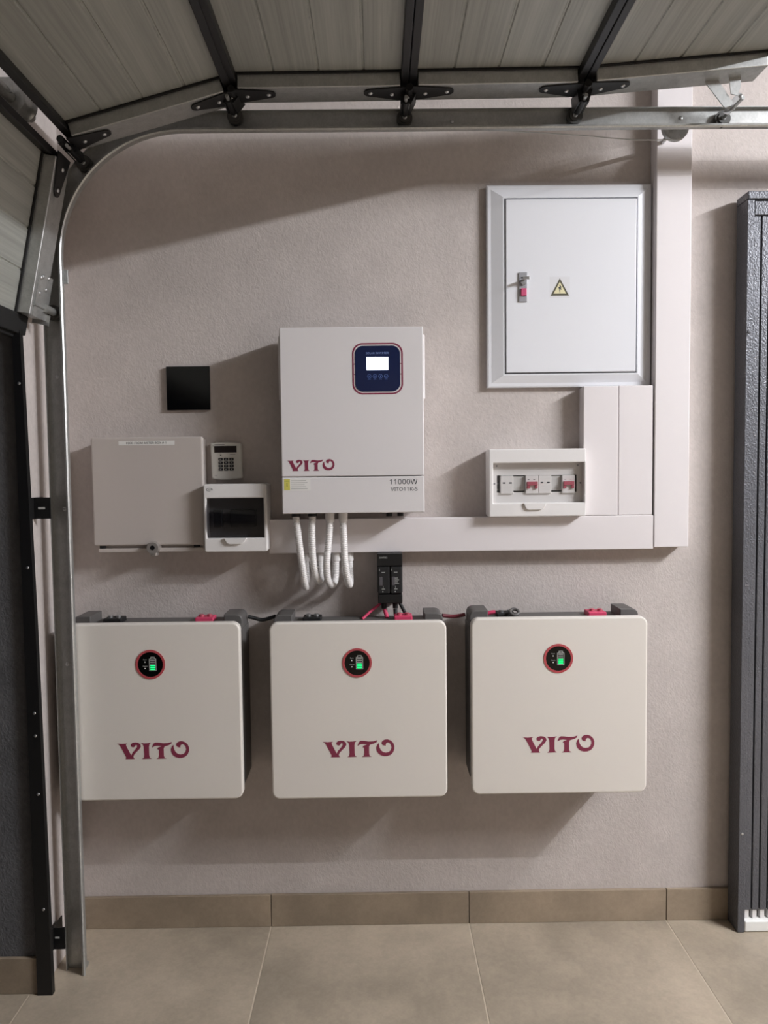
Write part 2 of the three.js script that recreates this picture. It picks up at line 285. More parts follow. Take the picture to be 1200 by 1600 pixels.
// ------------------------------------------------------------------ inverter
{
  const x0 = -0.267, x1 = 0.127, y0 = 1.262, y1 = 1.772, F = 0.148;
  const o = thing('solar_inverter', 'white wall inverter with a glowing screen above the corrugated conduits', 'inverter', [-0.07, y0, 0]);
  add(o, 'body', box(x0 + 0.004, x1 - 0.004, y0 + 0.004, y1 - 0.004, 0.02, 0.13, 0.003), M.inverterWhite);
  add(o, 'mounting_plate', box(x0 + 0.05, x1 - 0.05, y0 + 0.06, y1 - 0.05, 0.0005, 0.02), M.brushed);
  const up = add(o, 'front_panel', box(x0, x1, 1.3645, y1, 0.128, F, 0.003), M.inverterWhite);
  const low = add(o, 'lower_cover', box(x0, x1, y0, 1.3625, 0.128, F, 0.003), M.inverterWhite);
  add(o, 'side_vent', box(x1 - 0.004, x1 + 0.005, 1.575, 1.752, 0.04, 0.135, 0.003), M.inverterWhite);
  add(o, 'side_vent', box(x0 - 0.005, x0 + 0.004, 1.575, 1.752, 0.04, 0.135, 0.003), M.inverterWhite);
  add(up, 'logo_lettering', logo(0.131, -0.186, 1.396, F), M.maroon, 'maroon letters VITO');
  add(low, 'power_lettering', lettering('11000W', 0.031, 0.108, 1.3405, 1.3545, F), M.darkText, 'dark lettering 11000W');
  add(low, 'model_lettering', lettering('VITO11K-S', 0.034, 0.108, 1.322, 1.3325, F), M.darkText, 'dark lettering VITO11K-S');
  const st = add(low, 'warning_sticker', box(-0.262, -0.188, 1.326, 1.3595, F, F + 0.0004), M.sticker, 'small white and yellow warning sticker');
  add(st, 'yellow_field', box(-0.2605, -0.2445, 1.3275, 1.358, F + 0.0004, F + 0.0006), M.yellow);
  add(st, 'print', box(-0.2595, -0.2455, 1.352, 1.3535, F + 0.0006, F + 0.0008), M.darkText);
  add(st, 'print', box(-0.2535, -0.2515, 1.337, 1.348, F + 0.0006, F + 0.0008), M.darkText);
  for (let i = 0; i < 5; i++) add(st, 'print', box(-0.241, -0.196 - (i % 3) * 0.004, 1.3305 + i * 0.0055, 1.3325 + i * 0.0055, F + 0.0004, F + 0.0006), M.paleMark);
  // display
  const d0 = -0.068, d1 = 0.071, e0 = 1.588, e1 = 1.728;
  const ring = rrect(d0, d1, e0, e1, 0.029); ring.holes.push(rrect(d0 + 0.0042, d1 - 0.0042, e0 + 0.0042, e1 - 0.0042, 0.025, THREE.Path));
  const dsp = add(o, 'control_panel', ext(rrect(d0 + 0.0078, d1 - 0.0078, e0 + 0.0078, e1 - 0.0078, 0.022), F, F + 0.0012), std(0x1a2448, 0.16), 'dark blue rounded control panel');
  add(dsp, 'display_border', ext(ring, F, F + 0.0005), M.maroon, 'thin maroon outline');
  for (const y of [1.67, 1.642]) for (const x of [d0 + 0.0036, d1 - 0.0086]) add(dsp, 'border_tick', box(x, x + 0.005, y, y + 0.002, F, F + 0.0005), M.maroon);
  add(dsp, 'screen', box(-0.0285, 0.0305, 1.6545, 1.6895, F + 0.0012, F + 0.0018), M.lcd, 'white glowing screen');
  add(dsp, 'print', lettering('SOLAR INVERTER', -0.030, 0.032, 1.6975, 1.703, F + 0.0012), std(0x7f97d0, 0.5));
  const icon = std(0x5f7fc4, 0.5);
  for (let i = 0; i < 4; i++) {
    const s = new THREE.Shape(), cx = -0.0215 + i * 0.0153, cy = 1.637; s.absarc(cx, cy, 0.0056, 0, Math.PI * 2); const h = new THREE.Path(); h.absarc(cx, cy, 0.0048, 0, Math.PI * 2, true); s.holes.push(h);
    const b = add(dsp, 'button', ext(s, F + 0.0012, F + 0.0016), icon);
    const g = i === 3 ? box(cx - 0.002, cx + 0.001, cy - 0.0007, cy + 0.0007, F + 0.0012, F + 0.0016) : i === 0 ? box(cx - 0.002, cx + 0.002, cy - 0.0007, cy + 0.0007, F + 0.0012, F + 0.0016) : box(cx - 0.0007, cx + 0.0007, cy - 0.002, cy + 0.002, F + 0.0012, F + 0.0016);
    add(dsp, 'button_mark', g, icon);
    add(dsp, 'print', box(cx - 0.004, cx + 0.004, 1.6285, 1.6297, F + 0.0012, F + 0.0015), icon);
  }
  const l = new THREE.RectAreaLight(0xdfeaff, 2.0, 0.059, 0.035); l.position.set(0.001 + 0.07, 1.672 - y0, F + 0.004); l.name = 'screen_light'; o.add(l); l.lookAt(0.001, 1.672, 3); l.castShadow = true;
  // cable glands and blank knock-outs below
  for (const x of [-0.2345, -0.1875]) add(o, 'gland', (() => { const g = new THREE.CylinderGeometry(0.0125, 0.0125, 0.014, 16); g.translate(x, y0 - 0.003, 0.105); return boxUV(g); })(), M.blackMatte);
  for (const x of [-0.1385, -0.101]) add(o, 'gland', (() => { const g = new THREE.CylinderGeometry(0.0135, 0.0125, 0.03, 16); g.translate(x, y0 - 0.011, 0.105); return boxUV(g); })(), M.pvcFit);
  for (const x of [0.03, 0.062]) add(o, 'gland', (() => { const g = new THREE.CylinderGeometry(0.009, 0.009, 0.02, 16); g.translate(x, y0 - 0.004, 0.07); return boxUV(g); })(), M.blackMatte);
}
// corrugated conduits: from the inverter down, round and up into the trunking
{
  const L = ['first', 'second', 'third', 'fourth'];
  const paths = [
    [[-0.2345, 1.254, 0.105], [-0.229, 1.20, 0.106], [-0.219, 1.11, 0.100], [-0.2145, 1.06, 0.082], [-0.213, 1.044, 0.062], [-0.214, 1.056, 0.040], [-0.216, 1.10, 0.029], [-0.217, 1.138, 0.027]],
    [[-0.1875, 1.254, 0.105], [-0.190, 1.20, 0.106], [-0.187, 1.115, 0.100], [-0.180, 1.074, 0.082], [-0.174, 1.061, 0.062], [-0.171, 1.072, 0.040], [-0.173, 1.105, 0.029], [-0.174, 1.138, 0.027]],
    [[-0.1385, 1.242, 0.105], [-0.142, 1.19, 0.106], [-0.150, 1.11, 0.102], [-0.1475, 1.067, 0.086], [-0.138, 1.050, 0.064], [-0.130, 1.062, 0.040], [-0.128, 1.10, 0.029], [-0.127, 1.138, 0.027]],
    [[-0.101, 1.242, 0.105], [-0.100, 1.19, 0.106], [-0.097, 1.11, 0.101], [-0.091, 1.066, 0.084], [-0.087, 1.050, 0.063], [-0.086, 1.062, 0.040], [-0.087, 1.10, 0.029], [-0.088, 1.138, 0.027]],
  ];
  paths.forEach((p, i) => {
    const o = thing('corrugated_conduit', `white corrugated conduit looping under the inverter, ${L[i]} from the left of four`, 'conduit', p[0], 'conduits looping under the inverter');
    add(o, 'hose', corrugated(p, 0.0105), M.pvcFit);
    const e = p[p.length - 1]; add(o, 'coupling', (() => { const g = new THREE.CylinderGeometry(0.0128, 0.0128, 0.024, 16); g.translate(e[0], 1.1285, e[2]); return boxUV(g); })(), M.pvcFit);
  });
}

// ------------------------------------------------------------------ trunking
function trunking(label, x0, x1, y0, y1, z1, lidAlong) {
  const o = thing('cable_trunking', label, 'trunking', [(x0 + x1) / 2, y0, 0], 'white cable trunking on the wall');
  add(o, 'base', box(x0 + 0.001, x1 - 0.001, y0 + 0.001, y1 - 0.001, 0.0003, z1 - 0.009, 0.001), M.pvc);
  add(o, 'lid', box(x0, x1, y0, y1, z1 - 0.010, z1, 0.0025), M.pvc);
  return o;
}
trunking('long white horizontal trunking running below the inverter', -0.3195, 0.7985, 1.1415, 1.2405, 0.05);
trunking('tall white vertical trunking rising past the track beside the metal panel', 0.7995, 0.9, 1.1465, H - 0.001, 0.052);
trunking('short white vertical trunking touching the breaker box', 0.5935, 0.6945, 1.2412, 1.6145, 0.05);
trunking('short white vertical trunking between its twin and the tall one', 0.6965, 0.7955, 1.2412, 1.6155, 0.048);

// ------------------------------------------------------------------ white metal distribution panel
{
  const x0 = 0.321, x1 = 0.7975, y0 = 1.6165, y1 = 2.194, a0 = 0.372, a1 = 0.752, b0 = 1.656, b1 = 2.152;
  const o = thing('distribution_panel', 'large white metal electrical panel with a lock and warning triangle', 'panel', [0.56, y0, 0]);
  // bevelled frame
  const ring = (za, zb, r0, r1) => {
    const A = [[r0[0], r0[2]], [r0[1], r0[2]], [r0[1], r0[3]], [r0[0], r0[3]]], B = [[r1[0], r1[2]], [r1[1], r1[2]], [r1[1], r1[3]], [r1[0], r1[3]]], p = [];
    for (let i = 0; i < 4; i++) { const j = (i + 1) % 4, v = [[...A[i], za], [...A[j], za], [...B[j], zb], [...B[i], zb]]; for (const k of [0, 1, 2, 0, 2, 3]) p.push(...v[k]); }
    const g = new THREE.BufferGeometry(); g.setAttribute('position', new THREE.Float32BufferAttribute(p, 3)); g.computeVertexNormals(); return boxUV(g);
  };
  const O = [x0, x1, y0, y1], O2 = [x0 + 0.004, x1 - 0.004, y0 + 0.004, y1 - 0.004], I = [a0 - 0.002, a1 + 0.002, b0 - 0.002, b1 + 0.002];
  const mid = [x0 + 0.012, x1 - 0.012, y0 + 0.012, y1 - 0.012], I0 = [a0 - 0.006, a1 + 0.006, b0 - 0.006, b1 + 0.006];
  add(o, 'frame', mergeGeometries([ring(0.0005, 0.017, O, O), ring(0.017, 0.019, O, O2), ring(0.019, 0.0195, O2, mid), ring(0.0195, 0.0295, mid, I0), ring(0.0295, 0.0295, I0, I), ring(0.0295, 0.004, I, I)]), M.panelWhite);
  add(o, 'backing', box(a0 - 0.002, a1 + 0.002, b0 - 0.002, b1 + 0.002, 0.0005, 0.006), M.brushed);
  const d = add(o, 'door', box(a0 + 0.002, a1 - 0.002, b0 + 0.002, b1 - 0.002, 0.010, 0.0325, 0.002), M.panelWhite);
  const F = 0.0325;
  const lk = add(d, 'lock_plate', box(0.4105, 0.4345, 1.859, 1.943, F, F + 0.004, 0.001), std(0xa5a5a9, 0.4, 0.25), 'grey metal lock plate');
  add(o, 'key', mergeGeometries([cyl(0.0035, F + 0.004, F + 0.03, 0.4235, 1.920, 12), box(0.4175, 0.437, 1.9165, 1.9245, F + 0.028, F + 0.031, 0.001)]), M.steel);
  add(o, 'lock_cylinder', cyl(0.0085, F + 0.004, F + 0.010, 0.4235, 1.914, 20), M.steel);
  add(o, 'lock_slot', box(0.4165, 0.4325, 1.9255, 1.929, F + 0.004, F + 0.0045), M.blackMatte);
  add(o, 'push_button', box(0.4155, 0.4325, 1.875, 1.897, F + 0.004, F + 0.009, 0.004), M.pinkTag, 'red push button of the lock');
  // warning triangle: black border, cream field, bolt
  const tri = (k, z) => { const c = [0.529, 1.8945], h = 0.0335 * k; return ext(poly([[c[0], c[1] + h * 0.93], [c[0] - h * 0.80, c[1] - h * 0.55], [c[0] + h * 0.80, c[1] - h * 0.55]]), z, z + 0.0003); };
  const sg = add(d, 'warning_triangle', tri(1, F), std(0x55513f, 0.5), 'dark edged triangle with a lightning bolt');
  add(o, 'warning_field', tri(0.68, F + 0.0003), M.cream);
  add(o, 'lightning_bolt', ext(poly([[0.5285, 1.9085], [0.5345, 1.899], [0.5315, 1.899], [0.5345, 1.8925], [0.530, 1.894], [0.5295, 1.8815], [0.5275, 1.8945], [0.5245, 1.9005], [0.5285, 1.900]]), F + 0.0006, F + 0.0009), M.darkText);
  add(o, 'sticker_backing', box(0.500, 0.558, 1.870, 1.930, F, F + 0.0001), std(0xe3e3e6, 0.4));
}

// ------------------------------------------------------------------ breaker box right of the middle
{
  const x0 = 0.315, x1 = 0.592, y0 = 1.2425, y1 = 1.4355, F = 0.085;
  const o = thing('breaker_box', 'white breaker box with four switch modules under the metal panel', 'breaker box', [0.4535, y0, 0]);
  add(o, 'back_case', box(x0 + 0.002, x1 - 0.002, y0 + 0.002, y1 - 0.002, 0.0005, 0.030, 0.003), M.pvcFit);
  const w = [0.327, 0.588, 1.2815, 1.396];
  const s = rrect(x0, x1, y0, y1, 0.004); s.holes.push(rrect(w[0], w[1], w[2], w[3], 0.002, THREE.Path));
  // finger notch below the window
  add(o, 'cover', ext(s, 0.026, F, 0.003, 2), M.pvcFit);
  const q = rrect(w[0] - 0.002, w[1] + 0.002, w[2] - 0.002, w[3] + 0.002, 0.002), sl = [0.3415, 0.5725, 1.3115, 1.3605]; q.holes.push(rrect(sl[0], sl[1], sl[2], sl[3], 0.001, THREE.Path));
  add(o, 'inner_plate', ext(q, 0.054, 0.060), M.pvcFit);
  add(o, 'slot_backing', box(sl[0] - 0.004, sl[1] + 0.004, sl[2] - 0.004, sl[3] + 0.004, 0.031, 0.034), M.brushed);
  const lip = new THREE.Shape(); lip.moveTo(0.4135, 1.2815); lip.quadraticCurveTo(0.417, 1.262, 0.429, 1.2615); lip.lineTo(0.461, 1.262); lip.quadraticCurveTo(0.474, 1.263, 0.478, 1.2815); lip.closePath();
  add(o, 'finger_grip', ext(lip, F - 0.004, F + 0.006, 0.002, 2), M.pvcFit);
  for (const [x, y] of [[0.3345, 1.337], [0.5825, 1.337], [0.341, 1.388], [0.575, 1.388]]) add(o, 'screw', dome(0.0028, x, y, 0.060), M.brushed);
  // din rail and modules
  add(o, 'din_rail', mergeGeometries([box(sl[0], sl[1], 1.318, 1.321, 0.034, 0.04), box(sl[0], sl[1], 1.335, 1.338, 0.034, 0.040)]), M.steel);
  for (const [a, b] of [[0.3775, 0.4225], [0.487, 0.528]]) add(o, 'blank_plate', box(a, b, 1.316, 1.358, 0.040, 0.0565, 0.001), std(0xc9c7c4, 0.5));
  for (const [x, red] of [[0.3515, false], [0.4235, true], [0.4605, false], [0.5285, true]]) {
    const m = add(o, 'breaker_module', box(x, x + 0.0365, sl[2] - 0.004, sl[3] - 0.001, 0.034, 0.066, 0.0015), M.pvcFit, red ? 'two-pole breaker with a red toggle' : 'two-pole module with white face');
    if (red) {
      add(m, 'toggle', mergeGeometries([box(x + 0.003, x + 0.0335, 1.331, 1.342, 0.066, 0.074, 0.001), box(x + 0.003, x + 0.011, 1.322, 1.331, 0.066, 0.072, 0.001), box(x + 0.0255, x + 0.0335, 1.322, 1.331, 0.066, 0.072, 0.001)]), M.redToggle);
      for (const dx of [0.006, 0.022]) add(m, 'mark', box(x + dx, x + dx + 0.005, 1.347, 1.3485, 0.066, 0.0663), M.darkText);
    } else for (const dx of [0.006, 0.0245]) add(m, 'toggle_window', box(x + dx, x + dx + 0.0075, 1.337, 1.341, 0.066, 0.0663), M.darkText);
  }
  const cov = new THREE.CylinderGeometry(0.30, 0.30, 0.256, 16, 1, true, -0.18, 0.36); cov.rotateZ(Math.PI / 2); cov.computeBoundingBox();
  // clear window: a shallow curved pane hinged over the switches
  const pts = [], idx = [], NN = 10; for (let i = 0; i <= NN; i++) { const v = i / NN, z = 0.0745 + 0.009 * Math.sin(Math.PI * v), y = w[2] + 0.001 + (w[3] - w[2] - 0.002) * v; pts.push(w[0] + 0.001, y, z, w[1] - 0.001, y, z); if (i < NN) { const a = 2 * i; idx.push(a, a + 1, a + 2, a + 1, a + 3, a + 2); } }
  const pg = new THREE.BufferGeometry(); pg.setAttribute('position', new THREE.Float32BufferAttribute(pts, 3)); pg.setIndex(idx); pg.computeVertexNormals();
  add(o, 'clear_window', boxUV(pg), M.clear, 'clear plastic window');
}

// ------------------------------------------------------------------ grey enclosure on the left
{
  const x0 = -0.818, x1 = -0.4995, y0 = 1.172, y1 = 1.482, F = 0.075;
  const o = thing('meter_enclosure', 'pale grey metal box with a FEED FROM METER BOX label, left of the keypad', 'box', [-0.66, 1.152, 0]);
  add(o, 'body', box(x0 + 0.012, x1 - 0.006, 1.153, y1 - 0.004, 0.0005, 0.058, 0.003), M.greyBox);
  const lid = add(o, 'door', ext(rrect(x0, x1, y0, y1, 0.007), 0.0545, F, 0.005, 3), M.greyBox);
  add(o, 'lower_lip', box(x0 + 0.012, x1 - 0.008, 1.1525, 1.164, 0.05, 0.072, 0.002), M.greyBox);
  const k = add(o, 'lock_knob', (() => { const g = new THREE.CylinderGeometry(0.0165, 0.019, 0.03, 24); g.rotateX(Math.PI / 2); g.translate(-0.645, 1.166, 0.078); return boxUV(g); })(), std(0xa9a39e, 0.35, 0.5));
  add(k, 'keyhole', cyl(0.0068, 0.093, 0.0936, -0.645, 1.167, 16), M.black);
  add(k, 'knob_foot', box(-0.655, -0.635, 1.140, 1.156, 0.058, 0.085, 0.006), std(0xa9a39e, 0.35, 0.5));
  const s = add(lid, 'label_sticker', box(-0.738, -0.579, 1.459, 1.4705, F, F + 0.0003), M.sticker, 'white strip label with black capitals');
  add(s, 'label_lettering', lettering('FEED FROM METER BOX # 1', -0.716, -0.603, 1.4618, 1.4678, F + 0.0003), M.darkText);
  for (const x of [-0.795, -0.525]) add(o, 'hinge_pin', box(x - 0.008, x + 0.008, 1.164, 1.1725, 0.06, 0.07, 0.001), M.blackMatte);
}
// black blank plate
{
  const o = thing('blank_plate', 'square glossy black blank plate above the grey box', 'plate', [-0.551, 1.561, 0]);
  add(o, 'plate', box(-0.615, -0.4885, 1.5615, 1.6885, 0.003, 0.0125, 0.0015), M.gloss);
  add(o, 'rim', box(-0.6135, -0.490, 1.563, 1.687, 0.0003, 0.0035), M.steel);
}
// alarm keypad
{
  const o = thing('alarm_keypad', 'small pale alarm keypad with twelve dark keys', 'keypad', [-0.443, 1.357, 0]);
  const s = new THREE.Shape(); s.moveTo(-0.4885, 1.462); s.lineTo(-0.4865, 1.366); s.quadraticCurveTo(-0.486, 1.360, -0.480, 1.3595); s.quadraticCurveTo(-0.443, 1.354, -0.404, 1.3605); s.quadraticCurveTo(-0.397, 1.361, -0.3975, 1.368); s.lineTo(-0.3995, 1.458); s.quadraticCurveTo(-0.4, 1.4635, -0.405, 1.464); s.quadraticCurveTo(-0.443, 1.468, -0.484, 1.4645); s.quadraticCurveTo(-0.4885, 1.464, -0.4885, 1.462);
  const b = add(o, 'case', ext(s, 0.0005, 0.026, 0.004, 3), M.keypad);
  add(o, 'display', box(-0.477, -0.412, 1.4365, 1.4555, 0.0255, 0.0268, 0.001), M.lcdOff, 'dark unlit display strip');
  for (let r = 0; r < 4; r++) for (let c = 0; c < 3; c++) { const x = -0.4655 + c * 0.0158, y = 1.413 - r * 0.0098; const k = add(o, 'key', box(x, x + 0.0128, y, y + 0.0076, 0.0255, 0.0280, 0.0015), M.keyDark); add(k, 'key_mark', box(x + 0.004, x + 0.0085, y + 0.003, y + 0.0048, 0.028, 0.0282), M.paleMark); }
  add(o, 'indicator_lamp', cyl(0.0015, 0.0255, 0.0265, -0.459, 1.428, 10), M.keyDark);
  add(o, 'print', box(-0.476, -0.447, 1.459, 1.4602, 0.026, 0.0262), M.darkText);
  add(o, 'print', box(-0.432, -0.416, 1.431, 1.4318, 0.026, 0.0262), M.darkText);
  add(o, 'print', box(-0.478, -0.471, 1.367, 1.3715, 0.026, 0.0262), M.paleMark);
}
// small consumer unit with smoked flap
{
  const x0 = -0.494, x1 = -0.316, y0 = 1.154, y1 = 1.346, F = 0.105;
  const o = thing('consumer_unit', 'white consumer unit with a smoked dark flap beside the grey box', 'breaker box', [-0.405, y0, 0]);
  add(o, 'back_case', box(x0 + 0.002, x1 - 0.002, y0 + 0.002, y1 - 0.002, 0.0005, 0.042, 0.003), M.pvcFit);
  const w = [x0 + 0.008, x1 - 0.009, 1.193, 1.3065];
  const s = rrect(x0, x1, y0, y1, 0.0065); s.holes.push(rrect(w[0], w[1], w[2], w[3], 0.002, THREE.Path));
  const c = add(o, 'cover', ext(s, 0.040, F, 0.003, 2), M.pvcFit);
  add(o, 'inner_plate', box(w[0] - 0.002, w[1] + 0.002, w[2] - 0.002, w[3] + 0.002, 0.060, 0.066), std(0xa3a3a5, 0.6));
  for (const [a, b] of [[0.012, 0.036], [0.060, 0.132]]) add(o, 'breaker_module', box(x0 + a + 0.01, x0 + b + 0.01, 1.222, 1.272, 0.066, 0.084, 0.002), std(0x4c4c4f, 0.5));
  const pts = [], idx = [], NN = 12; for (let i = 0; i <= NN; i++) { const v = i / NN, z = 0.094 + 0.016 * Math.sin(Math.PI * (0.12 + 0.80 * v)), y = w[2] + 0.001 + (w[3] - w[2] - 0.002) * v; pts.push(w[0] + 0.001, y, z, w[1] - 0.001, y, z); if (i < NN) { const a = 2 * i; idx.push(a, a + 1, a + 2, a + 1, a + 3, a + 2); } }
  const pg = new THREE.BufferGeometry(); pg.setAttribute('position', new THREE.Float32BufferAttribute(pts, 3)); pg.setIndex(idx); pg.computeVertexNormals();
  const fl = add(o, 'smoked_flap', boxUV(pg), M.smoked, 'dark smoked plastic flap');
  const lip = new THREE.Shape(); lip.moveTo(-0.437, 1.193); lip.quadraticCurveTo(-0.432, 1.176, -0.42, 1.1755); lip.lineTo(-0.392, 1.176); lip.quadraticCurveTo(-0.380, 1.178, -0.374, 1.193); lip.closePath();
  add(o, 'finger_grip', ext(lip, F - 0.004, F + 0.008, 0.002, 2), M.pvcFit);
  // oval swoosh mark with slanted letters
  const sw = []; for (let i = 0; i <= 24; i++) { const a = 0.35 + i / 24 * 4.6; sw.push([-0.4765 + 0.0095 * Math.cos(a), 1.3305 + 0.0045 * Math.sin(a)]); } for (let i = 24; i >= 0; i--) { const a = 0.35 + i / 24 * 4.6; sw.push([-0.4762 + 0.0083 * Math.cos(a), 1.3305 + 0.0036 * Math.sin(a)]); }
  const tg = lettering('acdc', -0.481, -0.467, 1.3287, 1.3325, F, fontBold);
  add(c, 'maker_mark', mergeGeometries([ext(poly(sw), F, F + 0.0003), tg]), M.darkText, 'small oval maker mark');
}

// ------------------------------------------------------------------ black fuse holder and battery cables
{
  const x0 = -0.006, x1 = 0.066, y0 = 0.997, y1 = 1.141, F = 0.088;
  const o = thing('fuse_holder', 'black two-pole fuse holder hanging below the trunking', 'fuse holder', [0.03, y0, 0]);
  add(o, 'case', box(x0, x1, y0 + 0.03, y1, 0.0005, 0.074, 0.002), M.blackPaint);
  add(o, 'top_cap', box(x0, x1, 1.105, y1, 0.07, F - 0.006, 0.002), M.blackPaint);
  add(o, 'lower_shroud', box(x0 + 0.001, x1 - 0.001, y0, 1.024, 0.006, F - 0.004, 0.003), M.blackPaint);
  for (const a of [x0 + 0.002, x0 + 0.0375]) {
    const p = add(o, 'fuse_carrier', box(a, a + 0.0325, 1.026, 1.103, 0.07, F, 0.003), M.blackMatte);
    add(p, 'window', box(a + 0.003, a + 0.012, 1.050, 1.075, F - 0.001, F + 0.001, 0.0008), std(0x59565a, 0.3));
    add(p, 'print', mergeGeometries([box(a + 0.010, a + 0.020, 1.087, 1.0885, F, F + 0.0003), box(a + 0.003, a + 0.0045, 1.092, 1.098, F, F + 0.0003), box(a + 0.010, a + 0.0195, 1.039, 1.0405, F, F + 0.0003), box(a + 0.0135, a + 0.0145, 1.041, 1.049, F, F + 0.0003), cyl(0.0018, F, F + 0.0003, a + 0.013, 1.032, 10)]), M.paleMark);
    if (a > 0.02) add(p, 'print', mergeGeometries([0, 1, 2, 3].map(i => box(a + 0.012, a + 0.024 - (i % 2) * 0.003, 1.054 + i * 0.0055, 1.0555 + i * 0.0055, F, F + 0.0003))), M.paleMark);
  }
  add(o, 'print', lettering('SUNTREE', x0 + 0.006, x0 + 0.029, 1.127, 1.132, F - 0.006), M.paleMark);
  for (const x of [0.012, 0.045]) add(o, 'cable_sleeve', (() => { const g = new THREE.CylinderGeometry(0.0085, 0.0075, 0.024, 14); g.translate(x, 0.990, 0.055); return boxUV(g); })(), M.blackMatte);
}
function cable(name, label, pts, r, mat) { const o = thing(name, label, 'cable', pts[0], 'battery cables'); add(o, 'cable', boxUV(tube(pts, r)), mat); }
cable('battery_cable', 'red cable slanting left from the black fuse holder', [[0.006, 0.9955, 0.045], [-0.006, 0.985, 0.05], [-0.028, 0.970, 0.06], [-0.046, 0.955, 0.07], [-0.052, 0.9513, 0.078]], 0.0042, M.red);
cable('battery_cable', 'thick red cable dropping straight from the black fuse holder', [[0.014, 0.976, 0.056], [0.016, 0.968, 0.06], [0.019, 0.958, 0.066], [0.02, 0.953, 0.07]], 0.0060, M.red);
cable('battery_cable', 'black cable dropping to the red terminal below the fuse holder', [[0.0445, 0.976, 0.056], [0.045, 0.968, 0.058], [0.0455, 0.9595, 0.06]], 0.0062, M.blackMatte);
cable('battery_cable', 'black cable slanting right from the fuse holder to the red terminal', [[0.056, 0.9955, 0.045], [0.064, 0.981, 0.05], [0.072, 0.966, 0.056], [0.0735, 0.963, 0.058]], 0.0052, M.blackMatte);
cable('link_cable', 'black link cable between the two batteries nearest the door track', [[-0.3860, 0.957, 0.045], [-0.372, 0.953, 0.042], [-0.346, 0.946, 0.040], [-0.320, 0.952, 0.042], [-0.3055, 0.957, 0.045]], 0.0055, M.blackMatte);
cable('link_cable', 'dark red link cable between the middle and right batteries', [[0.1825, 0.953, 0.045], [0.195, 0.951, 0.042], [0.216, 0.949, 0.040], [0.238, 0.952, 0.042], [0.249, 0.955, 0.045]], 0.0055, std(0x6d2430, 0.5));
{
  const o = thing('battery_cable', 'short red cable with a grey lug on the battery nearest the gate', 'cable', [0.31, 0.962, 0.08], 'battery cables');
  add(o, 'cable', boxUV(tube([[0.303, 0.961, 0.078], [0.318, 0.9665, 0.08], [0.3325, 0.968, 0.081]], 0.006)), M.red);
  const g = new THREE.TorusGeometry(0.012, 0.0045, 8, 20); g.rotateX(-Math.PI / 3.2); g.translate(0.382, 0.973, 0.112); add(o, 'cable_lug', boxUV(g), M.bodyGrey);
}

// ------------------------------------------------------------------ sectional garage door
const V2 = (x, y) => new THREE.Vector2(x, y);
function frame2(P, Q) { const d = Q.clone().sub(P), L = d.length(); d.normalize(); return { P, d, n: V2(d.y, -d.x), L }; }
function basis(f) { return new THREE.Matrix4().makeBasis(new THREE.Vector3(f.d.x, f.d.y, 0), new THREE.Vector3(-f.n.x, -f.n.y, 0), new THREE.Vector3(0, 0, 1)).setPosition(f.P.x, f.P.y, 0); }
function obox(f, s0, s1, t0, t1, z0, z1, r = 0) { const g = box(s0, s1, -t1, -t0, z0, z1, r); g.applyMatrix4(basis(f)); return g; }
const DZ0 = 0.245, DZ1 = 5.25;
const SEC = [[-0.900, 1.785, -0.816, 2.190], [-0.776, 2.240, -0.3595, 2.354], [-0.3565, 2.358, 0.0855, 2.361], [0.0885, 2.362, 0.5245, 2.366], [0.5275, 2.367, 0.985, 2.403]].map(a => frame2(V2(a[0], a[1]), V2(a[2], a[3])));
const door = thing('garage_door', 'open sectional garage door of grey steel panels with black joint rails, overhead', 'garage door', [-0.86, 1.785, DZ0]);
const ES = 0.036;                                             // depth of the end stile below the panel face
SEC.forEach((f, i) => {
  const L = f.L, pr = [[0, 0]];
  for (const g of [0.25, 0.5, 0.75]) { const s = L * g; pr.push([s - 0.004, 0], [s - 0.0015, 0.0028], [s + 0.0015, 0.0028], [s + 0.004, 0]); }
  pr.push([L, 0], [L, 0.04], [0, 0.04]);
  const pg = new THREE.ExtrudeGeometry(poly(pr), { depth: DZ1 - DZ0, bevelEnabled: false }); pg.translate(0, 0, DZ0);
  const p = add(door, 'door_section', boxUV(pg).applyMatrix4(basis(f)), M.doorSkin);
  for (const [z0, z1] of [[DZ0 + 0.003, DZ0 + 0.083], [DZ1 - 0.083, DZ1 - 0.003]])
    add(p, 'end_stile', obox(f, i ? 0.02 : 0.0, i === 4 ? L - 0.012 : L - 0.02, 0.001, ES, z0, z1, 0.003), M.zinc);
  add(p, 'painted_gap_shade', obox(f, i ? 0.019 : 0.0, i === 4 ? L - 0.012 : L - 0.019, 0.0005, 0.005, DZ0 + 0.0835, DZ0 + 0.0895), M.rubberAndGapShade);  // black strip painting in the shade of the gap between panel and stile
  if (i > 0) add(p, 'joint_rail', obox(f, -0.001, 0.018, -0.02, 0.022, DZ0 + 0.002, DZ1 - 0.002, 0.003), M.blackPaint);
  if (i < 4) add(p, 'joint_rail', obox(f, L - 0.018, L + 0.001, -0.02, 0.022, DZ0 + 0.002, DZ1 - 0.002, 0.003), M.blackPaint);
  if (i === 4) add(p, 'top_rail', obox(f, L - 0.012, L + 0.003, -0.041, 0.012, DZ0 + 0.02, DZ1 - 0.02, 0.002), M.zinc);
  if (i === 0) { add(p, 'bottom_seal', obox(f, -0.05, 0.0, -0.035, 0.006, DZ0 + 0.02, DZ1 - 0.02, 0.004), M.rubberAndGapShade); add(p, 'bottom_seal_lip', obox(f, -0.062, -0.045, -0.026, -0.006, DZ0 + 0.022, DZ1 - 0.02, 0.006), M.rubberAndGapShade); }
});
